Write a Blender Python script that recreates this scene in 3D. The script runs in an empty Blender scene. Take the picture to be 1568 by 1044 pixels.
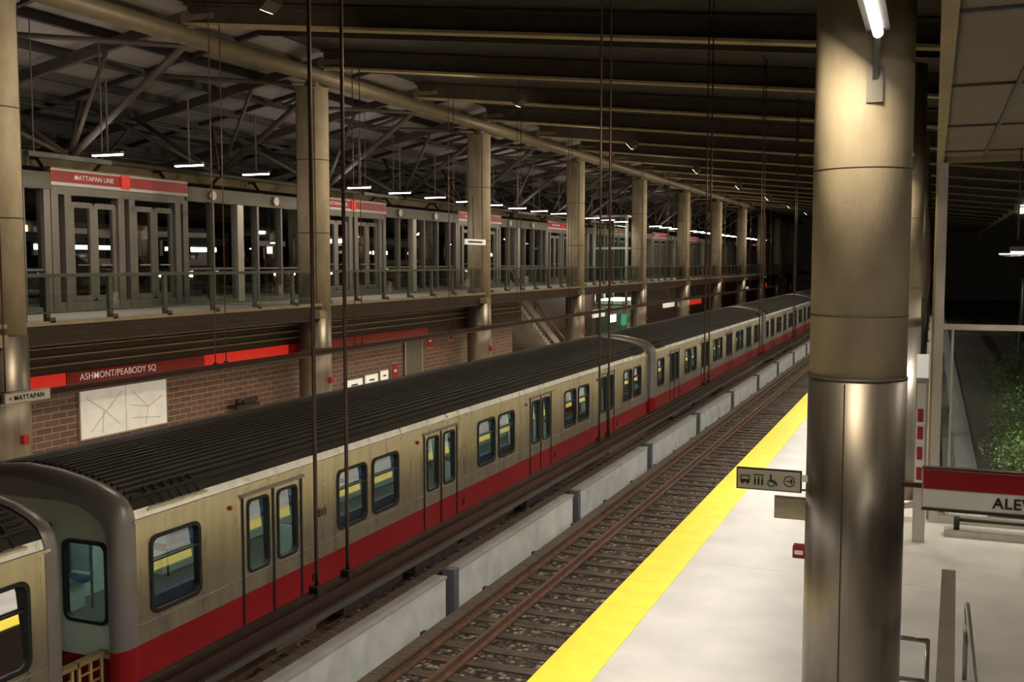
import bpy, math, random
from mathutils import Vector, Matrix
random.seed(4)
D=bpy.data; COL=bpy.context.scene.collection
bpy.context.scene.view_settings.view_transform='Standard'

# ---------------------------------------------------------------- materials
def M(name,col,rough=.6,metal=0.0,var=.12,scale=3.0,bump=0.0,bscale=40.0,emit=None,es=0.0,st=(1,1,1),rvar=0.0,spec=.5):
    m=D.materials.new(name); m.use_nodes=True; nt=m.node_tree; n=nt.nodes; l=nt.links
    b=n['Principled BSDF']; b.inputs['Roughness'].default_value=rough; b.inputs['Metallic'].default_value=metal
    b.inputs['Specular IOR Level'].default_value=spec
    tc=n.new('ShaderNodeTexCoord'); mp=n.new('ShaderNodeMapping'); mp.inputs['Scale'].default_value=st
    l.new(tc.outputs['Object'],mp.inputs[0])
    no=n.new('ShaderNodeTexNoise'); no.inputs['Scale'].default_value=scale; no.inputs['Detail'].default_value=5
    l.new(mp.outputs[0],no.inputs['Vector'])
    cr=n.new('ShaderNodeValToRGB')
    cr.color_ramp.elements[0].position=.3; cr.color_ramp.elements[1].position=.7
    cr.color_ramp.elements[0].color=[max(0,c*(1-var)) for c in col]+[1]
    cr.color_ramp.elements[1].color=[min(1,c*(1+var)) for c in col]+[1]
    l.new(no.outputs['Fac'],cr.inputs[0]); l.new(cr.outputs[0],b.inputs['Base Color'])
    if rvar:
        mr=n.new('ShaderNodeMapRange'); mr.inputs[3].default_value=rough-rvar; mr.inputs[4].default_value=rough+rvar
        l.new(no.outputs['Fac'],mr.inputs[0]); l.new(mr.outputs[0],b.inputs['Roughness'])
    if bump:
        n2=n.new('ShaderNodeTexNoise'); n2.inputs['Scale'].default_value=bscale; l.new(mp.outputs[0],n2.inputs['Vector'])
        bp=n.new('ShaderNodeBump'); bp.inputs['Strength'].default_value=bump; bp.inputs['Distance'].default_value=.02
        l.new(n2.outputs['Fac'],bp.inputs['Height']); l.new(bp.outputs[0],b.inputs['Normal'])
    if emit:
        b.inputs['Emission Color'].default_value=list(emit)+[1]; b.inputs['Emission Strength'].default_value=es
    return m
def GLASS(name,base=.12,tint=(.6,.65,.65),rough=.02):
    m=D.materials.new(name); m.use_nodes=True; nt=m.node_tree; n=nt.nodes; l=nt.links; n.remove(n['Principled BSDF'])
    o=n['Material Output']; t=n.new('ShaderNodeBsdfTransparent'); t.inputs[0].default_value=list(tint)+[1]
    g=n.new('ShaderNodeBsdfGlossy'); g.inputs['Roughness'].default_value=rough
    f=n.new('ShaderNodeFresnel'); f.inputs[0].default_value=1.5
    a=n.new('ShaderNodeMath'); a.operation='ADD'; a.use_clamp=True; a.inputs[1].default_value=base
    mx=n.new('ShaderNodeMixShader'); l.new(f.outputs[0],a.inputs[0]); l.new(a.outputs[0],mx.inputs[0])
    l.new(t.outputs[0],mx.inputs[1]); l.new(g.outputs[0],mx.inputs[2]); l.new(mx.outputs[0],o.inputs[0])
    return m
def BRICK(name,c1,c2,mort,sc=1.0,rough=.5,bw=.42,rh=.14,ms=.012):
    m=D.materials.new(name); m.use_nodes=True; nt=m.node_tree; n=nt.nodes; l=nt.links; b=n['Principled BSDF']
    b.inputs['Roughness'].default_value=rough
    tc=n.new('ShaderNodeTexCoord'); s=n.new('ShaderNodeSeparateXYZ'); c=n.new('ShaderNodeCombineXYZ')
    l.new(tc.outputs['Object'],s.inputs[0]); l.new(s.outputs[1],c.inputs[0]); l.new(s.outputs[2],c.inputs[1])
    t=n.new('ShaderNodeTexBrick'); l.new(c.outputs[0],t.inputs['Vector'])
    t.inputs['Color1'].default_value=list(c1)+[1]; t.inputs['Color2'].default_value=list(c2)+[1]; t.inputs['Mortar'].default_value=list(mort)+[1]
    t.inputs['Scale'].default_value=sc; t.inputs['Brick Width'].default_value=bw; t.inputs['Row Height'].default_value=rh; t.inputs['Mortar Size'].default_value=ms
    l.new(t.outputs['Color'],b.inputs['Base Color'])
    bp=n.new('ShaderNodeBump'); bp.inputs['Strength'].default_value=.4; bp.inputs['Distance'].default_value=.01; bp.invert=True
    l.new(t.outputs['Fac'],bp.inputs['Height']); l.new(bp.outputs[0],b.inputs['Normal'])
    return m
def BALLAST(name):
    m=D.materials.new(name); m.use_nodes=True; nt=m.node_tree; n=nt.nodes; l=nt.links; b=n['Principled BSDF']; b.inputs['Roughness'].default_value=.9
    tc=n.new('ShaderNodeTexCoord'); v=n.new('ShaderNodeTexVoronoi'); v.inputs['Scale'].default_value=12
    l.new(tc.outputs['Object'],v.inputs['Vector'])
    sp=n.new('ShaderNodeSeparateColor'); l.new(v.outputs['Color'],sp.inputs[0])
    cr=n.new('ShaderNodeValToRGB'); e=cr.color_ramp.elements
    e[0].color=(.05,.035,.025,1); e[1].color=(.50,.40,.31,1); x=e.new(.6); x.color=(.14,.10,.07,1)
    l.new(sp.outputs[0],cr.inputs[0]); 
    mx=n.new('ShaderNodeMix'); mx.data_type='RGBA'; mx.blend_type='MULTIPLY'; mx.inputs[0].default_value=.9
    r2=n.new('ShaderNodeValToRGB'); r2.color_ramp.elements[0].color=(1,1,1,1); r2.color_ramp.elements[1].color=(.12,.1,.1,1)
    r2.color_ramp.elements[0].position=.25; r2.color_ramp.elements[1].position=.75
    l.new(v.outputs['Distance'],r2.inputs[0]); l.new(cr.outputs[0],mx.inputs[6]); l.new(r2.outputs[0],mx.inputs[7]); l.new(mx.outputs[2],b.inputs['Base Color'])
    bp=n.new('ShaderNodeBump'); bp.inputs['Strength'].default_value=1; bp.inputs['Distance'].default_value=.05; bp.invert=True
    l.new(v.outputs['Distance'],bp.inputs['Height']); l.new(bp.outputs[0],b.inputs['Normal'])
    return m

m_conc=M('column_concrete',(.42,.355,.255),.65,0,.22,2.5,.12,60,st=(1,1,.5),spec=.3)
m_steel=M('column_steel',(.27,.235,.20),.40,.8,.22,3.5,0,0,st=(2,2,.25),rvar=.06)
m_stain=M('stainless',(.68,.62,.50),.29,.88,.12,3.5,0,8,st=(1,2.2,.18),rvar=.06)
m_stain2=M('car_end_grey',(.28,.25,.25),.38,.4,.08,4)
m_endface=M('car_end_face',(.58,.62,.53),.5,.1,.08,4)
m_red=M('red_paint',(.30,.008,.012),.34,.1,.12,2)
m_roofdk=M('train_roof',(.022,.017,.012),.6,.1,.35,2.5,st=(2,.4,1))
m_rib=M('train_roof_rib',(.028,.021,.014),.55,.1,.3,2)
m_black=M('black_rubber',(.012,.012,.012),.5)
m_under=M('undercarriage',(.035,.027,.022),.7,.2,.3,5)
m_int=M('train_interior',(.5,.6,.55),.5,0,.05,2)
m_seat=M('train_seat',(.05,.09,.18),.7)
m_intfloor=M('train_floor',(.08,.08,.08),.6)
m_intlite=M('train_lamp',(1,1,1),.5,emit=(.85,1,.88),es=9)
m_tglass=GLASS('train_glass',.27,(.65,.72,.68))
m_glass=GLASS('pane_glass',.06,(.75,.8,.78))
m_glassg=GLASS('elevator_glass',.1,(.55,.75,.62))
m_plat=M('platform_concrete',(.54,.51,.47),.5,0,.12,1.3,.1,80,rvar=.1)
m_platjoint=M('platform_joint',(.43,.40,.35),.7)
m_yel=M('tactile_yellow',(.84,.68,.045),.55,0,.07,3,.25,30)
m_platedge=M('platform_face',(.2,.17,.14),.8)
m_wall=M('barrier_white',(.58,.585,.56),.6,0,.16,2,.1,20)
m_wallcap=M('barrier_cap',(.36,.35,.33),.6)
m_barpost=M('barrier_post',(.20,.21,.23),.5,.5)
m_ballast=BALLAST('ballast')
m_tie=M('timber_tie',(.10,.07,.048),.85,0,.5,6,.3,30,st=(.4,3,1))
m_rail=M('rail_rust',(.14,.07,.042),.7,.3,.3,8)
m_railtop=M('rail_top',(.20,.12,.08),.45,.7,.2,8)
m_tan=M('rafter_paint',(.34,.265,.14),.6,0,.12,2)
m_tandk=M('rafter_web',(.05,.038,.023),.65,0,.2,2)
m_tube=M('tube_paint',(.17,.135,.085),.5,.1,.12,3)
m_strut=M('strut_paint',(.07,.056,.042),.55,.1,.15,3)
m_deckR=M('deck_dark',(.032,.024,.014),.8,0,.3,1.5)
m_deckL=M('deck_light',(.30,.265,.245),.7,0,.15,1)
m_purl=M('purlin',(.03,.024,.022),.6)
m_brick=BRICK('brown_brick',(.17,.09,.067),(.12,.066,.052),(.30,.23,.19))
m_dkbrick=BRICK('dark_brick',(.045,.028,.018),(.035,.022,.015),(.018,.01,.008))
m_slab=M('slab_edge',(.33,.27,.18),.7,0,.15,3)
m_slabtop=M('mezz_floor',(.2,.19,.17),.7)
m_guard=M('guard_paint',(.11,.12,.09),.45,.4)
m_silver=M('silver_panel',(.50,.46,.41),.42,.6,.12,3,st=(1,1,.4))
m_screen=M('screen_mullion',(.21,.19,.17),.45,.5,.12,3,st=(1,1,.4))
m_greyp=M('grey_panel',(.14,.13,.11),.5,.2)
m_redsign=M('red_sign',(.26,.010,.010),.4,0,.05,2,emit=(1,.03,.02),es=.02)
m_redlit=M('red_sign_lit',(.5,.02,.012),.4,emit=(1,.03,.015),es=.35)
m_redband=M('red_band_trolley',(.34,.012,.014),.4,emit=(1,.04,.03),es=.06)
m_white=M('white_enamel',(.75,.75,.72),.4,0,.04,3)
m_whitelit=M('white_lit',(.85,.85,.8),.4,emit=(1,.96,.85),es=.35)
m_txt=M('letter_black',(.015,.015,.015),.5)
m_txtw=M('letter_white',(.85,.85,.82),.5,emit=(1,.9,.85),es=.15)
m_trunk=M('trunking_brown',(.07,.028,.022),.45,.3,.2,4)
m_rod=M('hanger_rod',(.13,.08,.065),.4,.6)
m_lamp=M('fluorescent',(1,1,1),.5,emit=(1,.95,.85),es=12)
m_lampw=M('fluorescent_hot',(1,1,1),.5,emit=(1,.97,.9),es=7)
m_house=M('lamp_housing',(.12,.11,.10),.5,.4)
m_soffit=M('soffit_panel',(.21,.165,.12),.65,0,.1,1.2)
m_asph=M('asphalt',(.035,.035,.035),.85,0,.3,3)
m_gravel=M('gravel_path',(.36,.36,.34),.9,0,.5,25,.6,50)
m_leaf=M('leaf',(.08,.16,.03),.6,0,.5,3)
m_twig=M('twig',(.08,.05,.03),.8)
m_soil=M('soil',(.05,.04,.03),.95)
m_map=M('map_print_glow',(.86,.85,.82),.35,0,.08,3,emit=(1,.97,.95),es=.12)  # weak emission makes the printed map look lit
m_mapline=M('map_line_red',(.65,.2,.15),.5)
m_mapg=M('map_line_green',(.25,.45,.3),.5)
m_mapb=M('map_line_blue',(.25,.35,.5),.5)
m_perf=M('perforated_tan',(.42,.36,.24),.6,0,.3,60)
m_handrail=M('handrail_steel',(.45,.42,.38),.28,.95)
m_chain=M('safety_gate_paint',(.34,.24,.10),.5,.3)
m_bronze=M('guard_bronze',(.13,.11,.085),.4,.6)
m_carp=[M('car_paint_a',(.12,.13,.15),.3,.5),M('car_paint_b',(.35,.35,.36),.3,.5),M('car_paint_c',(.25,.03,.03),.3,.3)]
m_tyre=M('tyre',(.02,.02,.02),.8)
m_dglass=M('dark_glass',(.02,.025,.03),.05)
m_head=M('headlamp',(1,1,1),.3,emit=(1,.98,.92),es=30)
m_tail=M('taillamp',(.8,.05,.02),.3,emit=(1,.06,.02),es=8)
m_buslit=M('bus_interior_light',(1,1,1),.5,emit=(1,.93,.8),es=2.0)
m_orange=M('sodium_lamp',(1,.6,.2),.5,emit=(1,.5,.15),es=25)
m_green=M('sign_green',(.02,.25,.18),.5,emit=(.1,.8,.6),es=.2)

# ---------------------------------------------------------------- mesh builder
class MB:
    def __init__(s): s.v=[];s.f=[];s.m=[];s.mats=[];s.sm=[]
    def mi(s,m):
        if m not in s.mats: s.mats.append(m)
        return s.mats.index(m)
    def face(s,idx,m,sm=False): s.f.append(tuple(idx)); s.m.append(s.mi(m)); s.sm.append(sm)
    def poly(s,pts,m):
        b=len(s.v); s.v+= [tuple(p) for p in pts]; s.face(range(b,b+len(pts)),m)
    def box(s,x0,x1,y0,y1,z0,z1,m):
        if x0>x1:x0,x1=x1,x0
        if y0>y1:y0,y1=y1,y0
        if z0>z1:z0,z1=z1,z0
        b=len(s.v); s.v+=[(x0,y0,z0),(x1,y0,z0),(x1,y1,z0),(x0,y1,z0),(x0,y0,z1),(x1,y0,z1),(x1,y1,z1),(x0,y1,z1)]
        for q in ((0,3,2,1),(4,5,6,7),(0,1,5,4),(1,2,6,5),(2,3,7,6),(3,0,4,7)): s.face([b+i for i in q],m)
    def bar(s,p0,p1,w,h,m,up=(0,0,1)):
        p0=Vector(p0);p1=Vector(p1);d=(p1-p0).normalized();u=Vector(up)
        if abs(d.dot(u))>.99: u=Vector((0,1,0))
        a=d.cross(u).normalized()*w/2; c=a.cross(d).normalized()*h/2
        b=len(s.v)
        for p in (p0,p1):
            for q in (-a-c,a-c,a+c,-a+c): s.v.append(tuple(p+q))
        for q in ((3,2,1,0),(4,5,6,7),(0,1,5,4),(1,2,6,5),(2,3,7,6),(3,0,4,7)): s.face([b+i for i in q],m)
    def cyl(s,p0,p1,r,m,n=12,r2=None,caps=True):
        p0=Vector(p0);p1=Vector(p1);d=(p1-p0).normalized(); r2=r if r2 is None else r2
        u=Vector((0,0,1)) if abs(d.z)<.9 else Vector((0,1,0))
        a=d.cross(u).normalized(); c=d.cross(a).normalized(); b=len(s.v)
        for p,rr in ((p0,r),(p1,r2)):
            for i in range(n):
                t=2*math.pi*i/n; s.v.append(tuple(p+a*math.cos(t)*rr+c*math.sin(t)*rr))
        for i in range(n):
            j=(i+1)%n; s.face((b+i,b+j,b+n+j,b+n+i),m,True)
        if caps: s.face([b+n-1-i for i in range(n)],m); s.face([b+n+i for i in range(n)],m)
    def prism(s,prof,y0,y1,m,axis='y',sm=False,caps=True):
        b=len(s.v);n=len(prof)
        for y in (y0,y1):
            for p in prof: s.v.append((p[0],y,p[1]) if axis=='y' else (y,p[0],p[1]))
        for i in range(n):
            j=(i+1)%n; s.face((b+i,b+j,b+n+j,b+n+i),m,sm)
        if caps: s.face([b+i for i in range(n)][::-1],m); s.face([b+n+i for i in range(n)],m)
    def ring(s,axis,d0,d1,a0,a1,b0,b1,w,r,m):
        def rr(a0,a1,b0,b1,r):
            o=[]
            for cx,cz,t0 in ((a1-r,b1-r,0),(a0+r,b1-r,90),(a0+r,b0+r,180),(a1-r,b0+r,270)):
                for k in range(5):
                    t=math.radians(t0+k*22.5); o.append((cx+r*math.cos(t),cz+r*math.sin(t)))
            return o
        O=rr(a0-w,a1+w,b0-w,b1+w,r+w*.6); I=rr(a0,a1,b0,b1,r); n=len(O)
        f=(lambda d,p:(d,p[0],p[1])) if axis=='x' else (lambda d,p:(p[0],d,p[1]))
        b=len(s.v)
        for d in (d0,d1):
            for L in (O,I):
                for p in L: s.v.append(f(d,p))
        for i in range(n):
            j=(i+1)%n
            s.face((b+2*n+i,b+2*n+j,b+3*n+j,b+3*n+i),m)
            s.face((b+i,b+j,b+n+j,b+n+i),m)
            s.face((b+i,b+j,b+2*n+j,b+2*n+i),m)
            s.face((b+n+i,b+n+j,b+3*n+j,b+3*n+i),m)
    def mesh(s,name):
        me=D.meshes.new(name); me.from_pydata(s.v,[],s.f)
        for m in s.mats: me.materials.append(m)
        me.polygons.foreach_set('material_index',s.m); me.polygons.foreach_set('use_smooth',s.sm); me.update(); return me
    def make(s,name,parent=None,loc=(0,0,0),bevel=0):
        return inst(s.mesh(name),name,parent,loc,0,bevel)
def inst(me,name,parent=None,loc=(0,0,0),rz=0,bevel=0):
    o=D.objects.new(name,me); COL.objects.link(o); o.location=loc; o.rotation_euler=(0,0,rz)
    if parent: o.parent=parent
    if bevel:
        b=o.modifiers.new('bev','BEVEL'); b.width=bevel; b.segments=2; b.limit_method='ANGLE'; b.angle_limit=math.radians(40)
    return o
def empty(name,loc=(0,0,0)):
    o=D.objects.new(name,None); COL.objects.link(o); o.location=loc; return o
def text(name,body,size,loc,face,mat,parent,ext=.003,align='LEFT',off=.015):
    c=D.curves.new(name,'FONT'); c.body=body; c.size=size; c.extrude=ext; c.materials.append(mat); c.align_x=align; c.align_y='CENTER'; c.space_character=1.05
    c.offset=size*off
    o=D.objects.new(name,c); COL.objects.link(o); o.location=loc
    o.rotation_euler=(math.pi/2,0,math.pi/2 if face=='x' else 0); o.parent=parent; return o
def area(name,loc,rot,sx,sy,p,col,parent):
    l=D.lights.new(name,'AREA'); l.shape='RECTANGLE'; l.size=sx; l.size_y=sy; l.energy=p; l.color=col
    o=D.objects.new(name,l); COL.objects.link(o); o.location=loc; o.rotation_euler=rot; o.parent=parent; return o
WARM=(1,.84,.60); NEUT=(1,.95,.86)

# ---------------------------------------------------------------- grounds & platforms
b=MB(); b.box(-11.44,-4.21,-12,150,-1.5,-1.15,m_ballast); b.make('track_bed')
b=MB()
for cx in (-5.62,-9.8):
    y=-8
    while y<135:
        b.box(cx-1.3,cx+1.3,y,y+.23,-1.15,-1.115-random.uniform(0,.02),m_tie); y+=.62
b.make('railroad_ties')
def railprof(cx): return [(cx-.07,-1.11),(cx+.07,-1.11),(cx+.07,-1.08),(cx+.015,-1.06),(cx+.015,-.99),(cx+.036,-.98),(cx+.036,-.95),(cx-.036,-.95),(cx-.036,-.98),(cx-.015,-.99),(cx-.015,-1.06),(cx-.07,-1.08)]
for cx in (-4.92,-6.32,-9.08,-10.52):
    b=MB(); b.prism(railprof(cx),-12,150,m_rail); b.box(cx-.025,cx+.025,-12,150,-.952,-.945,m_railtop); b.make('running_rail')
b=MB()
b.prism(railprof(-6.98),-12,150,m_rail)
b.box(-7.1,-6.88,-12,150,-.90,-.86,m_tie)
y=-10
while y<150: b.box(-7.16,-7.1,y,y+.12,-1.1,-.86,m_under); y+=2.4
b.make('third_rail')
b=MB(); b.box(-8.02,-7.86,-12,150,-.62,-.54,m_tie); b.prism(railprof(-7.95),-12,150,m_rail)
y=-10
while y<150: b.box(-8.02,-7.97,y,y+.1,-1.1,-.6,m_under); y+=2.4
b.make('third_rail')

b=MB()
b.box(-4.19,8,-12,20.7,-1.5,0,m_plat); b.box(-4.19,.1,20.7,150,-1.5,0,m_plat)
b.box(-4.2,-4.17,-12,150,-.95,-.02,m_platedge)
for i in range(24): b.box(-3.52,.08 if i*6>20 else 8,-8+i*6.1,-8+i*6.1+.008,-.02,.001,m_platjoint)
b.make('floor_platform')
b=MB(); b.box(-4.2,-3.52,-12,150,0,.008,m_yel)
for i in range(270):
    yy=-2+i*.61; b.box(-4.2,-3.52,yy,yy+.006,.006,.0090,m_yel)
b.make('tactile_warning_strip')
b=MB(); b.box(-20.5,-11.45,-12,150,-1.5,0,m_plat); b.make('floor_far_platform')
b=MB(); b.box(-12.1,-11.44,-12,150,0,.008,m_yel); b.box(-12.12,-12.1,-12,150,0,.006,m_platjoint); b.make('tactile_warning_strip')

b=MB(); y0=-10.7
while y0<142:
    y1=y0+6.65
    b.box(-7.63,-7.43,y0+.02,y1-.42,-1.145,-.47,m_wall); b.box(-7.65,-7.41,y0+.0,y1-.40,-.47,-.43,m_wallcap)
    b.box(-7.60,-7.37,y1-.20,y1-.02,-1.145,-.38,m_barpost)
    b.box(-7.60,-7.55,y1-.42,y1,-.9,-.8,m_under)
    y0=y1
b.make('trackside_barrier_wall')

# ---------------------------------------------------------------- train car
def car_mesh():
    b=MB(); L=22.75; W=1.5
    wins=[(.30,1.13)]; 
    for k in range(4):
        c=5.34+5.27*k; wins+= [(c-.95,c-.12),(c+.12,c+.95)]
    doors=[2.70+5.27*k for k in range(4)]
    op=[(a,c,.76,1.62) for a,c in wins]
    for d in doors: op+= [(d-.56,d-.12,.72,1.66),(d+.12,d+.56,.72,1.66)]
    ys=sorted(set([.0,L]+[q for o in op for q in o[:2]]))
    zs=[-.08,.44,.72,.76,1.62,1.66,1.885]
    for sx in (-1,1):
        xo=W*sx; xi=(W-.07)*sx
        for i in range(len(ys)-1):
            for j in range(len(zs)-1):
                yc=(ys[i]+ys[i+1])/2; zc=(zs[j]+zs[j+1])/2
                if any(o[0]<yc<o[1] and o[2]<zc<o[3] for o in op): continue
                b.poly([(xo,ys[i],zs[j]),(xo,ys[i+1],zs[j]),(xo,ys[i+1],zs[j+1]),(xo,ys[i],zs[j+1])],m_red if zc<.44 else m_stain)
                b.poly([(xi,ys[i],zs[j]),(xi,ys[i+1],zs[j]),(xi,ys[i+1],zs[j+1]),(xi,ys[i],zs[j+1])],m_int)
        gb=(W-.010)*sx; gt=(W-.062)*sx
        for a,c in wins:
            b.ring('x',xi,xo+.02*sx,a+.01,c-.01,.77,1.61,.045,.09,m_black)
            b.poly([(gb,a,.76),(gb,c,.76),(gt,c,1.62),(gt,a,1.62)],m_tglass)
            b.box(xo-.03*sx,xo+.012*sx,a,c,1.34,1.36,m_black)
        for d in doors:
            for a,c in ((d-.56,d-.12),(d+.12,d+.56)):
                b.ring('x',xi,xo+.018*sx,a+.01,c-.01,.73,1.65,.035,.07,m_black)
                b.poly([(gb,a,.72),(gb,c,.72),(gt,c,1.66),(gt,a,1.66)],m_tglass)
            for yy,w in ((d-.70,.035),(d-.02,.04),(d+.665,.035)): b.box(xo,xo+.014*sx,yy,yy+w,-.07,1.74,m_black)
            b.box(xo,xo+.03*sx,d-.74,d+.74,1.74,1.78,m_stain2)
            b.box(xo,xo+.06*sx,d-.72,d+.72,-.12,-.08,m_stain2)
            b.box(xo,xo+.015*sx,d+.95,d+1.03,.15,.27,m_black)
            b.cyl((xo,d-.95,1.66),(xo+.03*sx,d-.95,1.66),.03,m_redsign,8)
        b.box(xo-.02*sx,xo+.03*sx,.0,L,1.865,1.90,m_stain)
        b.box(xo-.3*sx,xo,.1,L-.1,-.22,-.08,m_stain2)
        b.box(xo,xo+.006*sx,.0,L,.655,.67,m_stain2)
    prof=[(1.5,1.885),(1.47,2.0),(1.40,2.10),(1.28,2.18),(1.05,2.27),(.75,2.34),(.4,2.40),(0,2.43)]
    full=prof+[(-x,z) for x,z in prof[::-1][1:]]
    for i in range(len(full)-1):
        (x0,z0),(x1,z1)=full[i],full[i+1]
        edge=i<1 or i>=len(full)-2
        b.poly([(x0,.03,z0),(x0,L-.03,z0),(x1,L-.03,z1),(x1,.03,z1)],m_stain if edge else m_roofdk)
    def rz(x):
        x=abs(x)
        for i in range(len(prof)-1):
            if prof[i][0]>=x>=prof[i+1][0]:
                t=(prof[i][0]-x)/(prof[i][0]-prof[i+1][0]); return prof[i][1]+t*(prof[i+1][1]-prof[i][1])
        return 2.43
    x=-1.38
    while x<=1.39:
        b.bar((x,.12,rz(x)+.01),(x,L-.12,rz(x)+.01),.03,.03,m_rib); x+=.092
    for sx in (-1,1):
        for y0 in (.3,L-1.3):
            b.poly([(1.478*sx,y0,1.99),(1.478*sx,y0+1,1.99),(1.29*sx,y0+1,2.19),(1.29*sx,y0,2.19)],m_black)
            b.bar((1.49*sx,y0-.03,1.97),(1.49*sx,y0+1.03,1.97),.03,.03,m_stain)
            for q in range(6): b.bar((1.475*sx,y0+.1+q*.16,2.0),(1.31*sx,y0+.1+q*.16,2.2),.02,.02,m_under)
    outl=[(1.5,-.1),(1.5,.44),(1.5,1.2)]+prof+[(-x,z) for x,z in prof[::-1][1:]]+[(-1.5,1.2),(-1.5,.44),(-1.5,-.1)]
    def sc(kx,dz): return [(x*kx,(z+dz*(z/2.46) if z>0 else z)) for x,z in outl]
    for e,s0 in ((0,1),(L,-1)):
        secs=[(.05,1.003,.012),(.0,1.012,.03),(-.07,1.010,.028),(-.13,.995,.0),(-.18,.965,-.05),(-.21,.925,-.11)]
        pr=None; n=len(outl)
        for yo,kx,dz in secs:
            bb=len(b.v); b.v+=[(x,e+s0*yo,z) for x,z in sc(kx,dz)]
            if pr is not None:
                for i in range(n-1):
                    mt=m_red if max(outl[i][1],outl[i+1][1])<=.45 else m_stain2
                    b.face((pr+i,pr+i+1,bb+i+1,bb+i),mt,True)
            pr=bb
        inner=[(x*.88,e-s0*.21,min(z-.20,2.1) if z>0.5 else z) for x,z in outl]
        bb=len(b.v); b.v+=inner
        for i in range(n-1): b.face((pr+i,pr+i+1,bb+i+1,bb+i),m_red if max(outl[i][1],outl[i+1][1])<=.45 else m_stain2)
        in2=[(x,e-s0*.10,z) for x,_,z in inner]; bc=len(b.v); b.v+=in2
        for i in range(n-1): b.face((bb+i,bb+i+1,bc+i+1,bc+i),m_stain2)
        yf=e-s0*.11
        ops=[(-1.22,-.62,.72,1.62),(.62,1.22,.72,1.62),(-.28,.28,.8,1.62)]
        xs=[-1.34,-1.22,-.62,-.28,.28,.62,1.22,1.34]; zz=[-.1,.30,.72,.8,1.62,1.9,2.2]
        for i in range(len(xs)-1):
            for j in range(len(zz)-1):
                xc=(xs[i]+xs[i+1])/2; zc=(zz[j]+zz[j+1])/2
                if any(o[0]<xc<o[1] and o[2]<zc<o[3] for o in ops): continue
                if zc>1.95 and abs(xc)>1.0: continue
                b.poly([(xs[i],yf,zz[j]),(xs[i+1],yf,zz[j]),(xs[i+1],yf,zz[j+1]),(xs[i],yf,zz[j+1])],m_red if zc<.30 else m_endface)
        for o in ops:
            b.ring('y',yf+s0*.03,yf-s0*.035,o[0]+.01,o[1]-.01,o[2]+.01,o[3]-.01,.04,.08,m_black)
            b.poly([(o[0],yf,o[2]),(o[1],yf,o[2]),(o[1],yf,o[3]),(o[0],yf,o[3])],m_tglass)
        b.box(-.42,-.39,yf,yf-s0*.03,-.1,1.8,m_black); b.box(.39,.42,yf,yf-s0*.03,-.1,1.8,m_black)
        for q in (-1,1):
            b.cyl((q*.52,yf-s0*.06,.2),(q*.52,yf-s0*.06,1.3),.015,m_handrail,6)
            for w in range(6): b.cyl((q*1.2,yf-s0*.02,.1+w*.12-.45),(q*1.2,yf-s0*.46,.1+w*.12-.45),.016,m_chain,6)
            for w in range(3): b.cyl((q*1.2,yf-s0*(.10+.17*w),-.55),(q*1.2,yf-s0*(.10+.17*w),.42),.024,m_chain,6)
            b.box(q*1.15,q*1.25,yf-s0*.05,yf-s0*.5,.38,.43,m_chain)
        b.box(-.25,.25,yf,yf-s0*.5,-.75,-.45,m_under)
    b.box(-1.42,1.42,.05,L-.05,-.1,0,m_intfloor)
    b.box(-1.3,1.3,.05,L-.05,1.98,2.0,m_int)
    for q in (-.75,.75): b.box(q-.07,q+.07,.6,L-.6,1.95,1.975,m_intlite)
    for sx in (-1,1):
        for k in range(-1,4):
            a=3.5+5.27*k; c=a+3.7
            if a<0: a=.2; c=1.9
            c=min(c,L-.2)
            b.box(sx*1.42,sx*.98,a,c,.38,.46,m_seat); b.box(sx*1.42,sx*1.33,a,c,.46,.9,m_seat); b.box(sx*1.42,sx*1.1,a,c,0,.38,m_int)
            for yy in (a-.02,c+.02):
                b.cyl((sx*.98,yy,0),(sx*.98,yy,1.98),.02,m_handrail,6)
                b.box(sx*1.42,sx*1.0,yy-.015,yy+.015,.5,1.0,m_int)
    for sx in (-.45,.45): b.cyl((sx,.8,1.8),(sx,L-.8,1.8),.018,m_handrail,6)
    b.box(-1.15,1.15,.3,L-.3,-.4,-.17,m_under)
    for a,c,w in ((5,7,1.2),(7.4,9.2,1.25),(9.8,12.6,1.1),(13,15,1.25),(15.4,17,1.15)): b.box(-w,w,a,c,-.82,-.35,m_under)
    for yc in (3.3,L-3.3):
        for sx in (-1,1):
            b.box(sx*1.0,sx*1.15,yc-1.5,yc+1.5,-.72,-.5,m_under)
            for w in (-1.05,1.05):
                b.cyl((sx*.66,yc+w,-.56),(sx*.80,yc+w,-.56),.38,m_under,20)
                b.cyl((sx*1.1,yc+w,-.58),(sx*1.22,yc+w,-.58),.13,m_rib,10)
            b.box(sx*1.15,sx*1.45,yc-.5,yc+.5,-.62,-.52,m_tie)
    return b.mesh('subway_car')
cm=car_mesh()
PIT=23.95
for k in range(6):
    o=inst(cm,'subway_car',None,(-9.8,9.15+k*PIT,0))
    if k==0: text('car_number','0811',.17,(1.515,3.70,1.12),'x',m_txt,o,off=.004)
o=inst(cm,'subway_car',None,(-9.8,7.95,0),math.pi)

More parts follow.
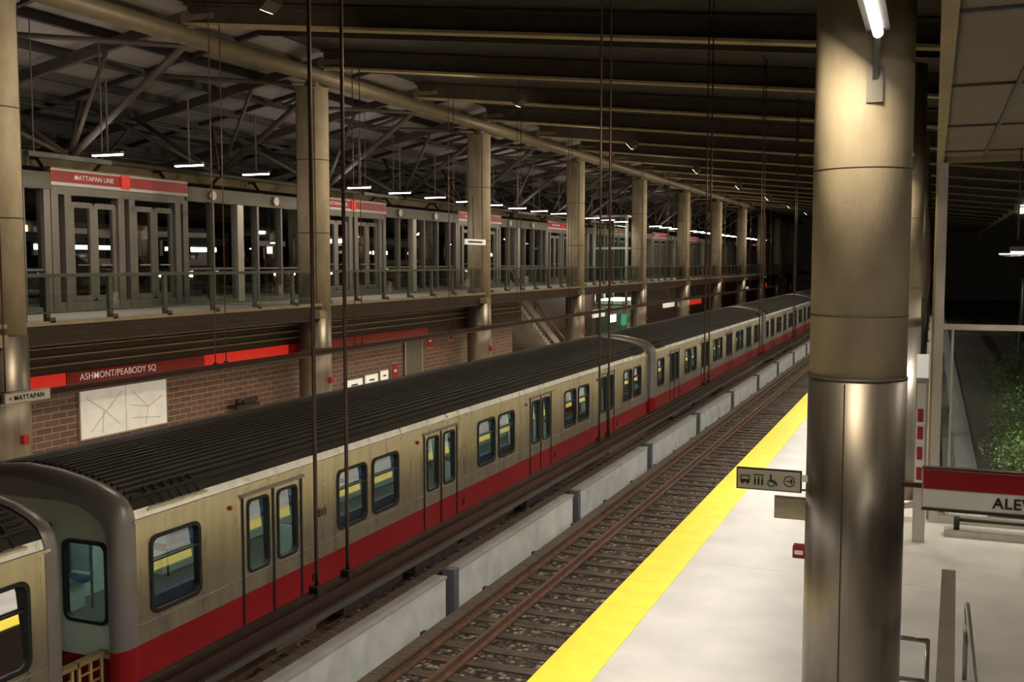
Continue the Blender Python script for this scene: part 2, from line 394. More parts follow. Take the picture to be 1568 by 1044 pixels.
# ---------------------------------------------------------------- columns
def left_col():
    b=MB()
    b.cyl((0,0,3.45),(0,0,9.55),.44,m_conc,32); b.cyl((0,0,0),(0,0,3.45),.455,m_steel,32)
    for z in (5.6,7.6): b.cyl((0,0,z),(0,0,z+.02),.447,m_tandk,32)
    b.cyl((0,0,2.42),(0,0,2.45),.462,m_tandk,32); b.cyl((0,0,9.55),(0,0,9.75),.2,m_tube,16)
    b.box(-.35,.35,-.35,.35,9.55,9.6,m_tube)
    for t in (.6,2.2,3.8,5.4): b.box(.436*math.cos(t)-.01,.436*math.cos(t)+.01,.436*math.sin(t)-.01,.436*math.sin(t)+.01,3.5,9.5,m_tandk)
    b.box(-.3,.62,-.72,-.42,3.28,3.5,m_slab)
    b.box(.44,.52,-.06,.06,1.45,1.62,m_redsign)
    return b.mesh('concrete_column')
lc=left_col(); LY=[14.4,25.0,36.4,47.9,59.6,71.3,83,94.7,106.4,118,130]
for y in LY: inst(lc,'concrete_column',None,(-16,y,0))
def right_col():
    b=MB(); r=.45
    b.cyl((0,0,3.73),(0,0,8.6),r-.01,m_conc,48); b.cyl((0,0,0),(0,0,3.73),r,m_steel,48)
    for z in (4.3,5.65): b.cyl((0,0,z),(0,0,z+.010),r-.006,m_tandk,48)
    b.cyl((0,0,3.71),(0,0,3.735),r+.003,m_house,48); b.cyl((0,0,0),(0,0,.15),r+.03,m_steel,48)
    for t in (-1.75,.2,2.6): b.box(r*math.cos(t)-.006,r*math.cos(t)+.006,r*math.sin(t)-.006,r*math.sin(t)+.006,.16,3.69,m_tandk)
    b.box(-.2,.2,-.2,.2,8.5,8.7,m_tube)
    return b.mesh('platform_column')
rc=right_col(); RY=[10.39+11.6*k for k in range(11)]
for y in RY: inst(rc,'platform_column',None,(-.645,y,0))

for k,y in enumerate(RY):
    e=empty('column_strip_lamp',(-.50,y,-.18))
    b=MB(); b.box(-.10,.10,-2.05,-.62,6.98,7.06,m_house); b.cyl((0,-2.03,6.95),(0,-.72,6.95),.045,m_lampw,10)
    b.bar((-.03,-.42,6.60),(0,-.72,6.98),.05,.07,m_house); b.box(-.10,.04,-.46,-.43,6.4,6.72,m_house)
    b.make('lamp_body',e)
    if k<7: area('lamp_glow',(-.20,-1.5,6.86),(0,math.radians(40),0),.15,.9,110,WARM,e)

# ---------------------------------------------------------------- main roof
RF=[25.6+5.75*k for k in range(-4,19)]
def zr(x): return 10.45-.107*(x+16)
b=MB(); b.cyl((-16,-6,9.96),(-16,140,9.96),.21,m_tube,20); 
for y in RF:
    b.box(-16.1,-15.9,y-.12,y+.12,10.1,10.5,m_tube); b.box(-15.95,-15.25,y-.1,y+.1,10.28,10.42,m_tube)
b.make('roof_ridge_tube')
rb=MB()
rb.bar((-16,0,zr(-16)),(4.5,0,zr(4.5)),.03,.44,m_tandk)
rb.bar((-16,0,zr(-16)-.23),(4.5,0,zr(4.5)-.23),.32,.06,m_tan); rb.bar((-16,0,zr(-16)+.21),(4.5,0,zr(4.5)+.21),.30,.04,m_tandk)
rm=rb.mesh('roof_rafter')
for y in RF: inst(rm,'roof_rafter',None,(0,y,0))
b=MB(); 
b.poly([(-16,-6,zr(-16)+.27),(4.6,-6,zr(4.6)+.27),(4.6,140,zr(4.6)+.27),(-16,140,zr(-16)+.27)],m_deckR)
for y in RF: b.bar((-16,y+2.87,zr(-16)+.18),(4.5,y+2.87,zr(4.5)+.18),.10,.16,m_tandk)
b.box(4.55,4.7,-6,140,zr(4.6)-.3,zr(4.6)+.4,m_tan)
b.make('ceiling_main_roof')
# floodlights added between the rafters to brighten the far colonnade
for k in range(8):
    y=RF[2]+1.0+11.5*k
    e=empty('added_column_flood',(-10.5,y,9.2)); b=MB()
    b.prism([(-.22,.02),(-.02,-.2),(.14,-.06),(.14,.12),(-.10,.18)],-.22,.22,m_house)
    b.poly([(-.212,-.18,.0),(-.212,.18,.0),(-.03,.18,-.20),(-.03,-.18,-.20)],m_lamp)
    b.box(-.02,.02,-.03,.03,.12,.62,m_house)
    b.make('flood_body',e); area('glow',(-.16,0,-.13),(0,math.radians(48),0),.3,.4,240,WARM,e)
def zl(x): return 10.45+.2*(x+16)
b=MB()
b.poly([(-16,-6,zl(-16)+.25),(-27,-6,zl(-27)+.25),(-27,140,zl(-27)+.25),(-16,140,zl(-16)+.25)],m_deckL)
x=-16.8
while x>-27: b.bar((x,-6,zl(x)+.14),(x,140,zl(x)+.14),.14,.2,m_purl); x-=1.45
for y in RF: b.bar((-16,y+2.87,zl(-16)+.2),(-27,y+2.87,zl(-27)+.2),.12,.14,m_purl)
b.box(-27.1,-26.9,-6,140,7.9,8.7,m_tan)
b.make('ceiling_side_roof')
tb=MB()
tb.bar((-16,0,zl(-16)-.05),(-27,0,zl(-27)-.05),.14,.26,m_strut)
tb.cyl((-16.1,0,9.8),(-19.6,0,7.35),.085,m_strut,10); tb.cyl((-19.6,0,7.35),(-22.6,0,zl(-22.6)),.075,m_strut,10)
tb.cyl((-19.6,0,7.35),(-18.3,0,zl(-18.3)),.055,m_strut,10); tb.cyl((-22.6,0,zl(-22.6)),(-25.5,0,6.6),.06,m_strut,10)
tb.cyl((-25.5,0,6.6),(-26.8,0,zl(-26.8)),.06,m_strut,10)
for s in (-1,1):
    tb.cyl((-16.1,0,9.75),(-19.2,s*2.8,zl(-19.2)-.05),.06,m_strut,10)
    tb.cyl((-19.6,0,7.35),(-22.0,s*2.8,zl(-22)-.05),.055,m_strut,10)
tm=tb.mesh('roof_truss')
for y in RF: inst(tm,'roof_truss',None,(0,y,0))
b=MB(); b.cyl((-19.6,-6,7.35),(-19.6,140,7.35),.07,m_strut,10); b.cyl((-22.6,-6,zl(-22.6)-.1),(-22.6,140,zl(-22.6)-.1),.06,m_strut,10); b.make('truss_tie_tube')

# ---------------------------------------------------------------- mezzanine
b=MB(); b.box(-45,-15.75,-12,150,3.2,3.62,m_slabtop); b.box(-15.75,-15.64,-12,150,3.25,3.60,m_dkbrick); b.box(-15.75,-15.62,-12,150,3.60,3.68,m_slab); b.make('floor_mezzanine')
b=MB()
y=-3
b.box(-15.80,-15.72,-6,140,4.52,4.59,m_guard); b.box(-15.78,-15.74,-6,140,3.82,3.86,m_guard)
while y<140:
    b.box(-15.81,-15.73,y-.05,y+.05,3.62,4.6,m_guard); b.bar((-15.76,y,3.70),(-15.62,y,3.70),.14,.1,m_guard)
    y+=1.66
b.poly([(-15.76,-6,3.86),(-15.76,140,3.86),(-15.76,140,4.52),(-15.76,-6,4.52)],m_glass)
b.make('mezzanine_guardrail')
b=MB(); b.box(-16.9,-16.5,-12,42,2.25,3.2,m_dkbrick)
for z in (2.72,2.90,3.08): b.cyl((-16.478,-10,z),(-16.478,42,z),.018,m_tan,8)
b.make('wall_fascia')
b=MB(); b.box(-17.2,-16.9,-12,42,0,3.2,m_brick); b.make('wall_left_brick')
b=MB(); b.box(-20.5,-20.2,42,150,0,3.2,m_brick); b.box(-20.2,-17.2,42,42.2,0,3.2,m_brick); b.make('wall_left_rear_brick')
e=empty('station_name_band',(-16.498,0,2.41)); b=MB()
segs=[(10.5,15.2,m_redsign),(15.2,16.4,m_redlit),(16.4,20.8,m_redsign),(20.8,24.4,m_redlit),(24.4,33,m_redsign)]
for a,c,m in segs: b.box(0,.03,a,c-.03,-.13,.13,m)
b.box(0,.03,10.5,33,-.16,-.13,m_silver)
b.make('band',e)
text('name_letters','ASHMONT/PEABODY SQ',.20,(.034,16.75,0),'x',m_txtw,e,off=.003)
e=empty('wall_map_panel',(-16.898,17.1,.98)); b=MB(); b.box(0,.05,0,2.75,0,1.12,m_silver); b.box(.05,.055,.03,1.37,.03,1.09,m_map); b.box(.05,.055,1.39,2.72,.03,1.09,m_map)
for p,q in (((.2,.9),(.7,.6)),((.7,.6),(1.2,.2)),((.7,.6),(.65,.1)),((.3,.15),(1.25,.95)),((1.6,.9),(2.1,.5)),((2.1,.5),(2.6,.7)),((2.1,.5),(2.0,.1)),((1.55,.3),(2.5,.2)),((1.5,.6),(2.1,.5))):
    b.bar((.056,p[0],p[1]),(.056,q[0],q[1]),.012,.003,random.choice([m_mapline,m_mapg,m_mapb]),up=(1,0,0))
b.make('map_frame',e)
for y,z,w,h,m in ((28.0,.80,1.0,.32,m_whitelit),(29.2,.85,.8,.32,m_whitelit),(30.2,.9,.5,.32,m_whitelit),(33.6,1.75,.5,.45,m_redsign),(31.0,.9,.4,.5,m_redsign),(35.5,1.9,.35,.35,m_redsign)):
    b=MB(); b.box(-16.89,-16.82,y,y+w,z,z+h,m); b.box(-16.9,-16.84,y-.03,y+w+.03,z-.03,z+h+.03,m_silver); b.box(-16.82,-16.815,y+w*.3,y+w*.7,z+h*.42,z+h*.58,m_txt if m is m_whitelit else m_white); b.make('wall_notice_sign')
b=MB()
b.box(-16.9,-16.6,22.2,23.2,1.02,1.10,m_under); b.cyl((-16.7,22.4,1.1),(-16.7,22.4,1.25),.08,m_under,10); b.cyl((-16.65,22.5,1.15),(-16.65,23.1,1.2),.07,m_under,10); b.make('wall_standpipe')
b=MB(); b.box(-16.895,-16.84,32.0,33.2,0.005,2.1,m_greyp); b.box(-16.86,-16.82,31.93,32.0,0.005,2.17,m_silver); b.box(-16.86,-16.82,33.2,33.27,0.005,2.17,m_silver); b.box(-16.86,-16.82,31.93,33.27,2.1,2.17,m_silver); b.make('door_1')

# upper glazed screen
def bay():
    b=MB()
    b.box(-.12,.12,0,4.9,2.85,3.15,m_screen); b.box(.1,.16,-.05,4.95,3.14,3.42,m_redband)
    b.box(.1,.17,-.05,4.95,3.06,3.14,m_white); b.box(.1,.17,-.05,4.95,3.42,3.46,m_silver)
    b.box(-.12,.12,0,4.9,3.4,3.5,m_screen)
    for y in (0,.42,2.25,2.65,4.48,4.9-.1): b.box(-.12,.12,y-.02,y+.2,0,3.2,m_screen)
    for y in (.62,1.42,2.85,3.65):
        b.ring('x',-.04,.06,y+.14,y+.66,.35,2.55,.14,.03,m_screen)
        b.poly([(0,y+.1,.3),(0,y+.7,.3),(0,y+.7,2.6),(0,y+.1,2.6)],m_glass)
        b.box(.06,.08,y+.2,y+.6,1.1,1.14,m_handrail)
    b.box(-.1,.1,0,4.9,0,.2,m_screen)
    b.box(-.1,.1,4.9,11.7,0,.1,m_greyp); b.box(-.15,.15,4.9,11.7,2.95,3.35,m_greyp); b.box(-.05,.05,4.9,11.7,.98,1.03,m_greyp)
    for y,w in ((6.1,.08),(7.3,.3),(8.3,.1),(9.6,.08),(10.8,.08),(11.45,.2)): b.box(-.12,.12,y,y+w,0,3.0,m_silver if w>.25 else m_screen)
    b.poly([(0,4.9,.1),(0,11.7,.1),(0,11.7,2.95),(0,4.9,2.95)],m_glass)
    for y in (6.0,9.2): b.cyl((.15,y,3.15),(.25,y,3.15),.14,m_silver,16)
    b.box(-.1,.1,4.9,11.7,3.3,3.36,m_guard)
    return b.mesh('glazed_screen')
bm_=bay()
for k in range(-1,10):
    o=inst(bm_,'glazed_screen',None,(-20,19.5+11.7*k,3.62))
    text('line_letters','MATTAPAN LINE',.17,(.165,.7,3.28),'x',m_txtw,o,off=.003)
    b=MB(); b.box(.15,.2,2.3,2.6,3.1,3.45,m_redlit); b.make('lit_panel',o)

lb=MB(); lb.box(-.42,.42,-.06,.06,0,.06,m_house); lb.box(-.4,.4,-.045,.045,-.03,0,m_lamp); lb.box(-.02,.02,-.01,.01,.06,1.6,m_house)
lm=lb.mesh('linear_pendant_lamp')
for k in range(36):
    y=18.3+2.73*k
    if 59.5<y<65.5: continue
    inst(lm,'linear_pendant_lamp',None,(-17,y,7.18))
for yy in (18,32,46,57,75):  # added luminaires; their upward glow brightens the side roof
    e=empty('added_roof_luminaire',(-17.8,yy,7.1)); b=MB(); b.box(-.08,.08,-1.2,1.2,-.05,.05,m_house); b.box(-.01,.01,-1,-.98,.05,2.8,m_house); b.box(-.01,.01,.98,1,.05,2.8,m_house); b.make('luminaire_body',e)
    area('glow_down',(0,0,-.08),(0,0,0),.3,6,120,(1,.90,.76),e); area('glow_up',(-1.0,0,.1),(math.pi,0,0),.3,6,42,(1,.88,.80),e)

# trunking with hangers
def trunk(name,X,Z,ys,pw,n=9):
    e=empty(name,(X,0,Z)); b=MB()
    b.box(-.06,.06,-6,140,0,.09,m_trunk); b.box(-.09,.09,-6,140,-.035,0,m_house); b.box(-.02,.02,-6,140,.09,.105,m_rod)
    for y in ys:
        for q in (-.18,.18):
            b.cyl((0,y+q,.05),(0,y+q,(zr(X) if X>-16 else zl(X))-Z),.0125,m_rod,8)
            b.box(-.03,.03,y+q-.04,y+q+.04,.09,.14,m_rod)
    b.make('trunking_body',e)
    for k in range(n): area('trunk_light',(0,k*11.6+.5,-.05),(0,0,0),.14,11,pw,NEUT if X>-5 else WARM,e)
trunk('hanging_light_trunking',-3.4,2.72,[5.47+5.75*k for k in range(-1,20)],240)
trunk('hanging_light_trunking',-14.0,2.56,[18.2+5.75*k for k in range(-2,18)],130,7)
e=empty('hanging_direction_sign',(-13.86,12.45,2.50)); b=MB(); b.box(-.03,.03,0,.95,0,.19,m_silver); b.box(.03,.035,.02,.93,.02,.17,m_white); b.box(-.06,.0,.1,.85,.10,.12,m_house); b.make('plate',e); text('sign_letters','< MATTAPAN',.115,(.04,.08,.095),'x',m_txt,e,off=.004)
b=MB(); b.box(-15.6,-15.55,34.2,36.0,5.45,5.65,m_whitelit); b.box(-15.6,-15.56,34.9,34.95,5.65,7.2,m_house); b.box(-15.548,-15.545,34.4,35.7,5.52,5.58,m_txt); b.make('hanging_direction_sign')

# stairs and lift on far side
b=MB(); n=22
for i in range(n):
    y=43+i*.32; z=3.62-(i+1)*3.62/(n); b.box(-19.4,-17.4,y,y+.34,max(z-.2,0),z,m_plat)
for x in (-19.45,-17.35):
    b.bar((x,42.8,4.55),(x,50.2,.95),.06,.06,m_handrail); b.bar((x,42.8,3.9),(x,50.2,.3),.06,.35,m_silver)
    for i in range(8): 
        t=i/7; b.box(x-.02,x+.02,42.8+7.4*t-.02,42.8+7.4*t+.02,3.5-3.5*t,4.55-3.6*t,m_handrail)
b.make('staircase')
b=MB()
for x in (-19,-17):
    for y in (60.5,62.5,64.5): b.box(x-.07,x+.07,y-.07,y+.07,0,7.6,m_silver)
for z in (0,2.2,3.6,5.6,7.5):
    b.box(-19.05,-16.95,60.45,60.55,z,z+.12,m_silver); b.box(-17.05,-16.95,60.5,64.5,z,z+.12,m_silver); b.box(-19.05,-18.95,60.5,64.5,z,z+.12,m_silver)
b.poly([(-16.98,60.5,0),(-16.98,64.5,0),(-16.98,64.5,7.5),(-16.98,60.5,7.5)],m_glassg); b.poly([(-19,60.5,0),(-17,60.5,0),(-17,60.5,7.5),(-19,60.5,7.5)],m_glassg)
b.box(-18.7,-17.3,60.8,64.2,.1,2.5,m_white); b.box(-18.7,-17.3,60.8,64.2,2.5,2.6,m_lamp); b.box(-19,-17,60.5,64.5,7.5,7.6,m_silver)
b.make('elevator_shaft')
for y,z,w,h,m in ((52.5,1.9,2.0,.4,m_whitelit),(55.5,1.5,1.2,.4,m_buslit),(58,1.2,.8,.6,m_green),(68,1.8,3,.4,m_whitelit),(76,1.7,4,.3,m_redlit),(84,1.9,4,.4,m_buslit),(97,2.1,5,.4,m_whitelit),(108,2.2,6,.4,m_redlit)):
    b=MB(); b.box(-16.6,-16.5,y,y+w,z,z+h,m); b.box(-16.62,-16.52,y-.05,y+w+.05,z+h,z+h+.06,m_silver); b.box(-16.58,-16.54,y+w/2-.02,y+w/2+.02,z+h,3.2,m_house); b.make('lit_platform_sign')

# ---------------------------------------------------------------- exterior lot beyond glazing
b=MB(); b.box(-90,-45,-20,170,3.2,3.62,m_asph); b.box(-45,-24,-12,150,3.62,3.64,m_asph); b.make('ground_parking_lot')
def car(name,x,y,rz,mp,front):
    b=MB(); L=2.2
    body=[(-L,.35),(-L,.75),(-L+.1,.9),(-1.2,.98),(1.0,.98),(L-.15,.82),(L,.65),(L,.32),(1.75,.25),(-1.75,.25)]
    b.prism(body,-.85,.85,mp,axis='x')
    lo=[(-.80,-1.5,.97),(.80,-1.5,.97),(.80,1.05,.97),(-.80,1.05,.97)]; hi=[(-.62,-1.0,1.43),(.62,-1.0,1.43),(.62,.35,1.45),(-.62,.35,1.45)]
    bb=len(b.v); b.v+=lo+hi
    b.face((bb+4,bb+5,bb+6,bb+7),mp)
    for i in range(4): j=(i+1)%4; b.face((bb+i,bb+j,bb+4+j,bb+4+i),m_dglass)
    for i in range(4): b.bar(lo[i],hi[i],.06,.06,mp)
    for sx in (-1,1):
        for yy in (-1.35,1.35):
            b.cyl((sx*.62,yy,.32),(sx*.88,yy,.32),.32,m_tyre,18); b.cyl((sx*.87,yy,.32),(sx*.89,yy,.32),.18,m_silver,12)
        b.box(sx*.45,sx*.78,L-.02,L+.03,.58,.72,m_head if front else m_dglass); b.box(sx*.5,sx*.8,-L-.02,-L+.02,.65,.8,m_tail)
    return inst(b.mesh(name),name,None,(x,y,3.64),rz,.03)
for i,(x,y) in enumerate([(-30,26),(-31,30.5),(-30,41),(-29.7,47),(-31,54),(-30,62),(-33,72),(-30,80),(-30,90),(-31,36),(-30,20)]):
    car('parked_car',x,y,-math.radians(92 if i%3 else 120),m_carp[i%3],i%3!=1)
def bus(x,y):
    b=MB(); b.prism([(-1.25,.35),(1.25,.35),(1.25,2.7),(1.1,2.95),(-1.1,2.95),(-1.25,2.7)],0,11.5,m_carp[1])
    for s in (-1,1):
        for i in range(7):
            b.box(s*1.25,s*1.27,.6+i*1.5,1.85+i*1.5,1.35,2.3,m_dglass)
            if i in (1,2,5): b.box(s*1.27,s*1.275,.7+i*1.5,1.75+i*1.5,1.75,1.95,m_buslit)
        b.box(s*1.25,s*1.275,0,11.5,.9,1.0,m_txt)
        for yy in (2.2,8.8): b.cyl((s*1.0,yy,.48),(s*1.28,yy,.48),.48,m_tyre,18)
    b.box(-1.1,1.1,-.02,.01,1.2,2.4,m_dglass); b.box(-.9,.9,-.03,0,2.5,2.75,m_orange)
    for s in (-1,1): b.box(s*.7,s*1.05,-.04,0,.6,.8,m_head)
    return inst(b.mesh('city_bus'),'city_bus',None,(x,y,3.64),0,.04)
bus(-37,34); bus(-38,62)
for x,y in ((-25,24),(-25,31),(-25,44),(-25,57),(-25,70)):
    b=MB()
    for yy in (-1.2,1.2): b.box(-.04,.04,yy-.04,yy+.04,0,1.95,m_house)
    b.box(-.7,.5,-1.5,1.5,1.95,2.05,m_greyp); b.box(.45,.5,-1.3,1.3,1.78,1.93,m_house); b.box(.5,.52,-.7,.7,1.55,1.70,m_lamp); b.box(-.3,0,-1,1,.4,.45,m_greyp); b.box(-.2,-.1,-.9,-.8,0,.4,m_house); b.box(-.2,-.1,.8,.9,0,.4,m_house)
    b.box(.44,.5,-.72,.72,1.5,1.8,m_house)
    inst(b.mesh('bus_shelter'),'bus_shelter',None,(x,y,3.64))
def lamp_post(x,y,m,h=7,base=3.62):
    b=MB(); b.cyl((0,0,0),(0,0,h),.09,m_house,10,.05); b.bar((0,0,h),(.9,0,h+.15),.06,.06,m_house); b.box(.6,1.2,-.15,.15,h+.08,h+.2,m_house); b.box(.65,1.15,-.12,.12,h+.04,h+.08,m); b.box(1.2,1.22,-.1,.1,h+.05,h+.19,m)
    return inst(b.mesh('street_lamp'),'street_lamp',None,(x,y,base),0)
for x,y,h in ((-41,28,3),(-43,40,2.8),(-42,50,4),(-44,66,3),(-42,80,3.5),(-48,100,3),(-42,22,2.5),(-41,58,2.4),(-50,120,4),(-52,60,2),(-55,75,2.3),(-50,90,2),(-46,35,1.8),(-47,48,2.0)): lamp_post(x,y,m_orange if int(x+y)%3==0 else m_head,h)
b=MB(); b.box(-89,-79,-15,165,3.62,9.6,m_asph)
for i in range(30):
    y=random.uniform(0,160); z=random.choice([5,6.5,8]); b.box(-79.0,-78.95,y,y+1.0,z-.5,z+.3,m_orange if i%4==0 else m_buslit if i%4==1 else m_dglass)
b.make('distant_building')

# ---------------------------------------------------------------- right side
b=MB(); b.box(.05,7,-3,20.7,6.7,6.85,m_soffit)
for i in range(6): b.box(.05,7,1.5+i*3.6,1.56+i*3.6,6.67,6.7,m_house)
for x in (.75,2.2,3.6,5.0): b.box(x,x+.05,-3,20.7,6.67,6.7,m_house)
b.box(.0,.12,-3,20.75,6.6,6.95,m_tan); b.box(0,7,20.65,20.8,6.6,6.95,m_tan)
b.make('ceiling_soffit')
for y in (2.5,5.5,14):  # downlights added to brighten the destination sign, floor and near column
    e=empty('added_soffit_light',(2.9,y,6.64)); b=MB(); b.box(-.35,.35,-.35,.35,-.02,.03,m_house); b.box(-.3,.3,-.3,.3,-.03,-.02,m_lamp); b.make('fixture',e)
    area('glow',(0,0,-.06),(math.radians(25) if y<10 else 0,0,0),.6,.6,55 if y<10 else 38,(1,.90,.74),e)
e=empty('window_1',(0,0,0)); b=MB()
for x in (.12,2.6,5.1): b.box(x-.08,x+.08,20.6,20.78,0,6.6,m_silver)
b.box(.1,7,20.62,20.76,3.58,3.68,m_silver); b.box(.1,7,20.62,20.76,0,.15,m_silver)
b.box(.34,.38,20.64,20.72,.15,3.6,m_silver)
b.poly([(.1,20.69,.1),(7,20.69,.1),(7,20.69,6.6),(.1,20.69,6.6)],m_glass); b.make('glazing_frame',e)
e=empty('window_2',(0,0,0)); b=MB()
for i in range(24): b.box(.0,.14,20.8+i*4,20.92+i*4,-.2,6.6,m_tan)
for z in (0,1.1,3.6,6.5): b.box(.03,.11,20.8,116,z,z+.1,m_tan)
b.make('screen_frame',e)
b=MB(); b.box(.15,40,20.8,160,-.6,-.35,m_soil); b.box(.35,1.15,20.9,120,-.35,-.3,m_gravel); b.make('ground_outside')
def bush(x,y,r,h,seed):
    random.seed(seed); b=MB()
    tips=[]
    for i in range(26):
        a=random.uniform(0,6.28); rr=random.uniform(.2,1)*r; hh=random.uniform(.4,1)*h
        p1=Vector((rr*.4*math.cos(a),rr*.4*math.sin(a),hh*.5)); p2=Vector((rr*math.cos(a),rr*math.sin(a),hh))
        b.cyl((0,0,0),p1,.02,m_twig,5,.012); b.cyl(p1,p2,.012,m_twig,5,.005); tips+=[p1,p2,(p1+p2)/2]
    for i in range(2600):
        t=random.choice(tips)+Vector((random.gauss(0,.16),random.gauss(0,.16),random.gauss(0,.16)))
        if t.z<0: t.z=abs(t.z)
        d=Vector((random.gauss(0,1),random.gauss(0,1),random.gauss(0,.6))).normalized(); w=d.cross(Vector((random.gauss(0,1),random.gauss(0,1),random.gauss(0,1)))).normalized()*.018; d*=.07
        b.poly([t,t+d*.5+w,t+d,t+d*.5-w],m_leaf)
    return inst(b.mesh('shrub'),'shrub',None,(x,y,-.36))
for i,(x,y,r,h) in enumerate([(1.9,23,.7,1.7),(2.2,25.5,.9,2.3),(3.2,24,1.0,2.6),(2.0,29,.8,2.0),(3.4,30,1.2,3),(2.2,34,.9,2.2),(2.4,40,1.1,2.5),(4.4,27,1.2,3.0)]): bush(x,y,r,h,i+3)
random.seed(9)
e=empty('hanging_linear_lamp',(1.15,19,4.98)); b=MB(); b.box(0,1.1,-.08,.08,0,.08,m_house); b.box(.02,1.08,-.06,.06,-.03,0,m_lamp); b.cyl((.12,0,.08),(.12,0,1.68),.012,m_rod,6); b.cyl((.98,0,.08),(.98,0,1.68),.012,m_rod,6); b.make('lamp_body',e)
area('glow',(.5,0,-.05),(0,0,0),.8,.15,40,WARM,e)
lamp_post(6,34,m_head,4,-.35); lamp_post(9,60,m_orange,5,-.35); lamp_post(5.5,75,m_tail,5,-.35); lamp_post(3.4,48,m_head,4.5,-.35)
e=empty('garden_flood_lamp',(1.9,20.95,3.9)); b=MB(); b.box(-.15,.15,-.05,.25,.02,.12,m_house); b.box(-.12,.12,0,.2,-.06,.02,m_lamp); b.box(-.02,.02,-.15,.1,.06,.1,m_house); b.make('body',e)
area('glow',(0,.15,-.1),(math.radians(30),0,0),.4,.3,260,(1,.95,.82),e)
b=MB(); b.box(-.22,-.02,19.0,19.2,0,3.2,m_silver); b.box(-.22,-.03,18.96,19.0,2.85,3.25,m_whitelit); b.box(-.2,-.06,18.95,18.99,1.0,2.75,m_white)
for z in (1.1,1.45,1.8,2.1): b.box(-.18,-.09,18.93,18.955,z,z+.22,m_redsign)
b.make('emergency_call_pillar')

# destination sign
e=empty('station_destination_sign',(-.04,9.3,2.76)); b=MB()
b.box(0,2.2,-.03,.03,0,.33,m_silver); b.box(.01,2.19,-.035,-.03,.165,.32,m_red); b.box(.01,2.19,-.036,-.03,.01,.155,m_white)
b.box(0,2.2,-.04,.04,-.02,0,m_trunk); b.box(0,2.2,-.04,.04,.33,.345,m_trunk)
b.box(-.16,0,-.02,.02,.16,.2,m_trunk); b.cyl((1.2,0,.34),(1.2,0,3.9),.015,m_rod,6); b.cyl((2.0,0,.34),(2.0,0,3.9),.015,m_rod,6)
b.make('sign_plate',e); text('sign_letters','ALEWIFE',.125,(.54,-.042,.08),'y',m_txt,e)
# pictogram sign
e=empty('pictogram_sign',(-1.74,10.25,2.59)); b=MB()
b.box(0,.62,-.02,.02,0,.21,m_txt); b.box(.012,.608,-.024,-.02,.012,.198,m_silver); b.box(.62,.68,-.02,.02,.11,.17,m_white); b.box(.62,.74,-.015,.015,.02,.035,m_house)
k=-.028
b.box(.04,.13,k,-.024,.07,.14,m_txt); b.box(.05,.12,k-.002,-.024,.10,.13,m_silver); b.cyl((.06,k,.065),(.06,-.024,.065),.013,m_txt,10); b.cyl((.11,k,.065),(.11,-.024,.065),.013,m_txt,10)
for q in (.18,.215,.25): b.cyl((q,k,.125),(q,-.024,.125),.009,m_txt,8); b.box(q-.009,q+.009,k,-.024,.05,.112,m_txt)
b.box(.165,.265,k,-.024,.145,.155,m_txt)
b.cyl((.33,k,.15),(.33,-.024,.15),.011,m_txt,8); b.bar((.33,k,.14),(.335,k,.09),.014,.006,m_txt,up=(0,1,0)); b.bar((.335,k,.095),(.375,k,.09),.014,.006,m_txt,up=(0,1,0)); b.bar((.375,k,.09),(.39,k,.055),.014,.006,m_txt,up=(0,1,0)); b.ring('y',-.024,k,.308,.362,.048,.102,.009,.026,m_txt)
b.ring('y',-.024,k,.46,.55,.06,.15,.008,.044,m_txt); b.box(.475,.535,k,-.024,.1,.11,m_txt); b.bar((.515,k,.128),(.537,k,.105),.01,.006,m_txt,up=(0,1,0)); b.bar((.515,k,.082),(.537,k,.105),.01,.006,m_txt,up=(0,1,0))
b.make('sign_plate',e)
b=MB(); b.box(-1.38,-1.05,10.3,10.36,2.31,2.51,m_perf); b.box(-1.39,-1.04,10.36,10.38,2.30,2.52,m_silver); b.make('wall_speaker_panel')
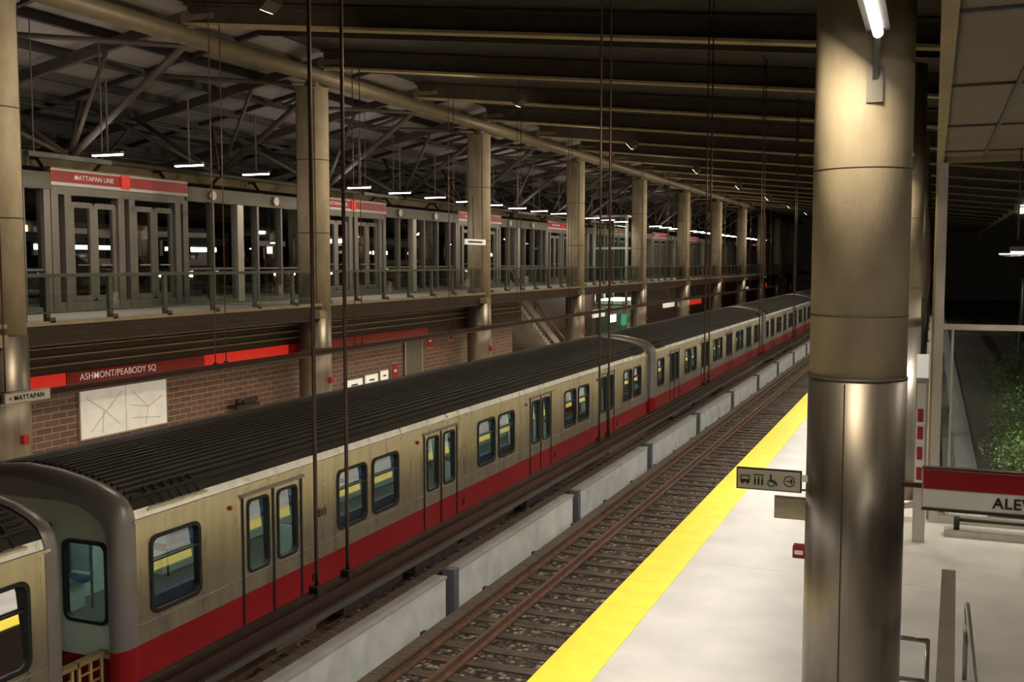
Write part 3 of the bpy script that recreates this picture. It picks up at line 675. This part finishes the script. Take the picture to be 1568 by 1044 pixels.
b=MB(); b.box(-1.20,-1.06,10.3,10.42,1.93,2.05,m_red); b.box(-1.18,-1.10,10.285,10.30,1.97,2.01,m_white); b.box(-1.09,-1.03,10.33,10.39,1.96,2.02,m_house); b.make('fire_alarm_box',bevel=.005)
# guard rails bottom right
b=MB(); b.bar((.16,8.0,.95),(.28,13.9,.95),.16,.06,m_bronze); 
for i in range(5):
    t=i/4; b.box(.14+.12*t,.20+.12*t,8.2+5.6*t,8.28+5.6*t,0,.93,m_bronze)
b.poly([(.18,8,.12),(.29,13.9,.12),(.29,13.9,.88),(.18,8,.88)],m_tglass)
b.make('stair_guard_panel')
b=MB(); b.cyl((.46,7,.93),(.46,12.7,.93),.028,m_handrail,10); b.cyl((.46,12.7,.93),(.46,12.85,.8),.028,m_handrail,10); b.cyl((.46,12.85,.8),(.46,12.85,0),.028,m_handrail,10); b.cyl((.46,9.5,.93),(.46,9.5,0),.022,m_handrail,10)
b.make('stair_handrail')
b=MB()
for z in (.93,.5): b.cyl((-.30,11.3,z),(.06,11.3,z),.025,m_handrail,10)
for x in (-.28,.05): b.cyl((x,11.3,0),(x,11.3,.95),.025,m_handrail,10)
b.make('short_handrail')
b=MB(); b.cyl((1.75,18.2,0),(1.75,18.2,.7),.25,m_red,18,.28); b.cyl((1.75,18.2,.7),(1.75,18.2,.8),.29,m_house,18,.2); b.cyl((1.75,18.2,.8),(1.75,18.2,.85),.1,m_house,12); b.make('litter_bin')
b=MB(); b.box(.3,3.6,19.6,19.9,0,.12,m_silver); b.cyl((.5,19.7,.12),(.5,19.7,.35),.05,m_under,8); b.cyl((.5,19.7,.3),(2.5,19.7,.3),.03,m_under,8); b.make('floor_conduit')

# ---------------------------------------------------------------- world & camera
w=D.worlds.new('night'); bpy.context.scene.world=w; w.use_nodes=True
bg=w.node_tree.nodes['Background']; bg.inputs[0].default_value=(.09,.07,.05,1); bg.inputs[1].default_value=.04
c=D.cameras.new('cam'); co=D.objects.new('camera',c); COL.objects.link(co)
co.location=(0,0,4.8); co.rotation_euler=(math.radians(90-4.289),0,math.radians(21.93)); c.lens=36.73; c.sensor_width=36; c.clip_start=.05; c.clip_end=500
bpy.context.scene.camera=co
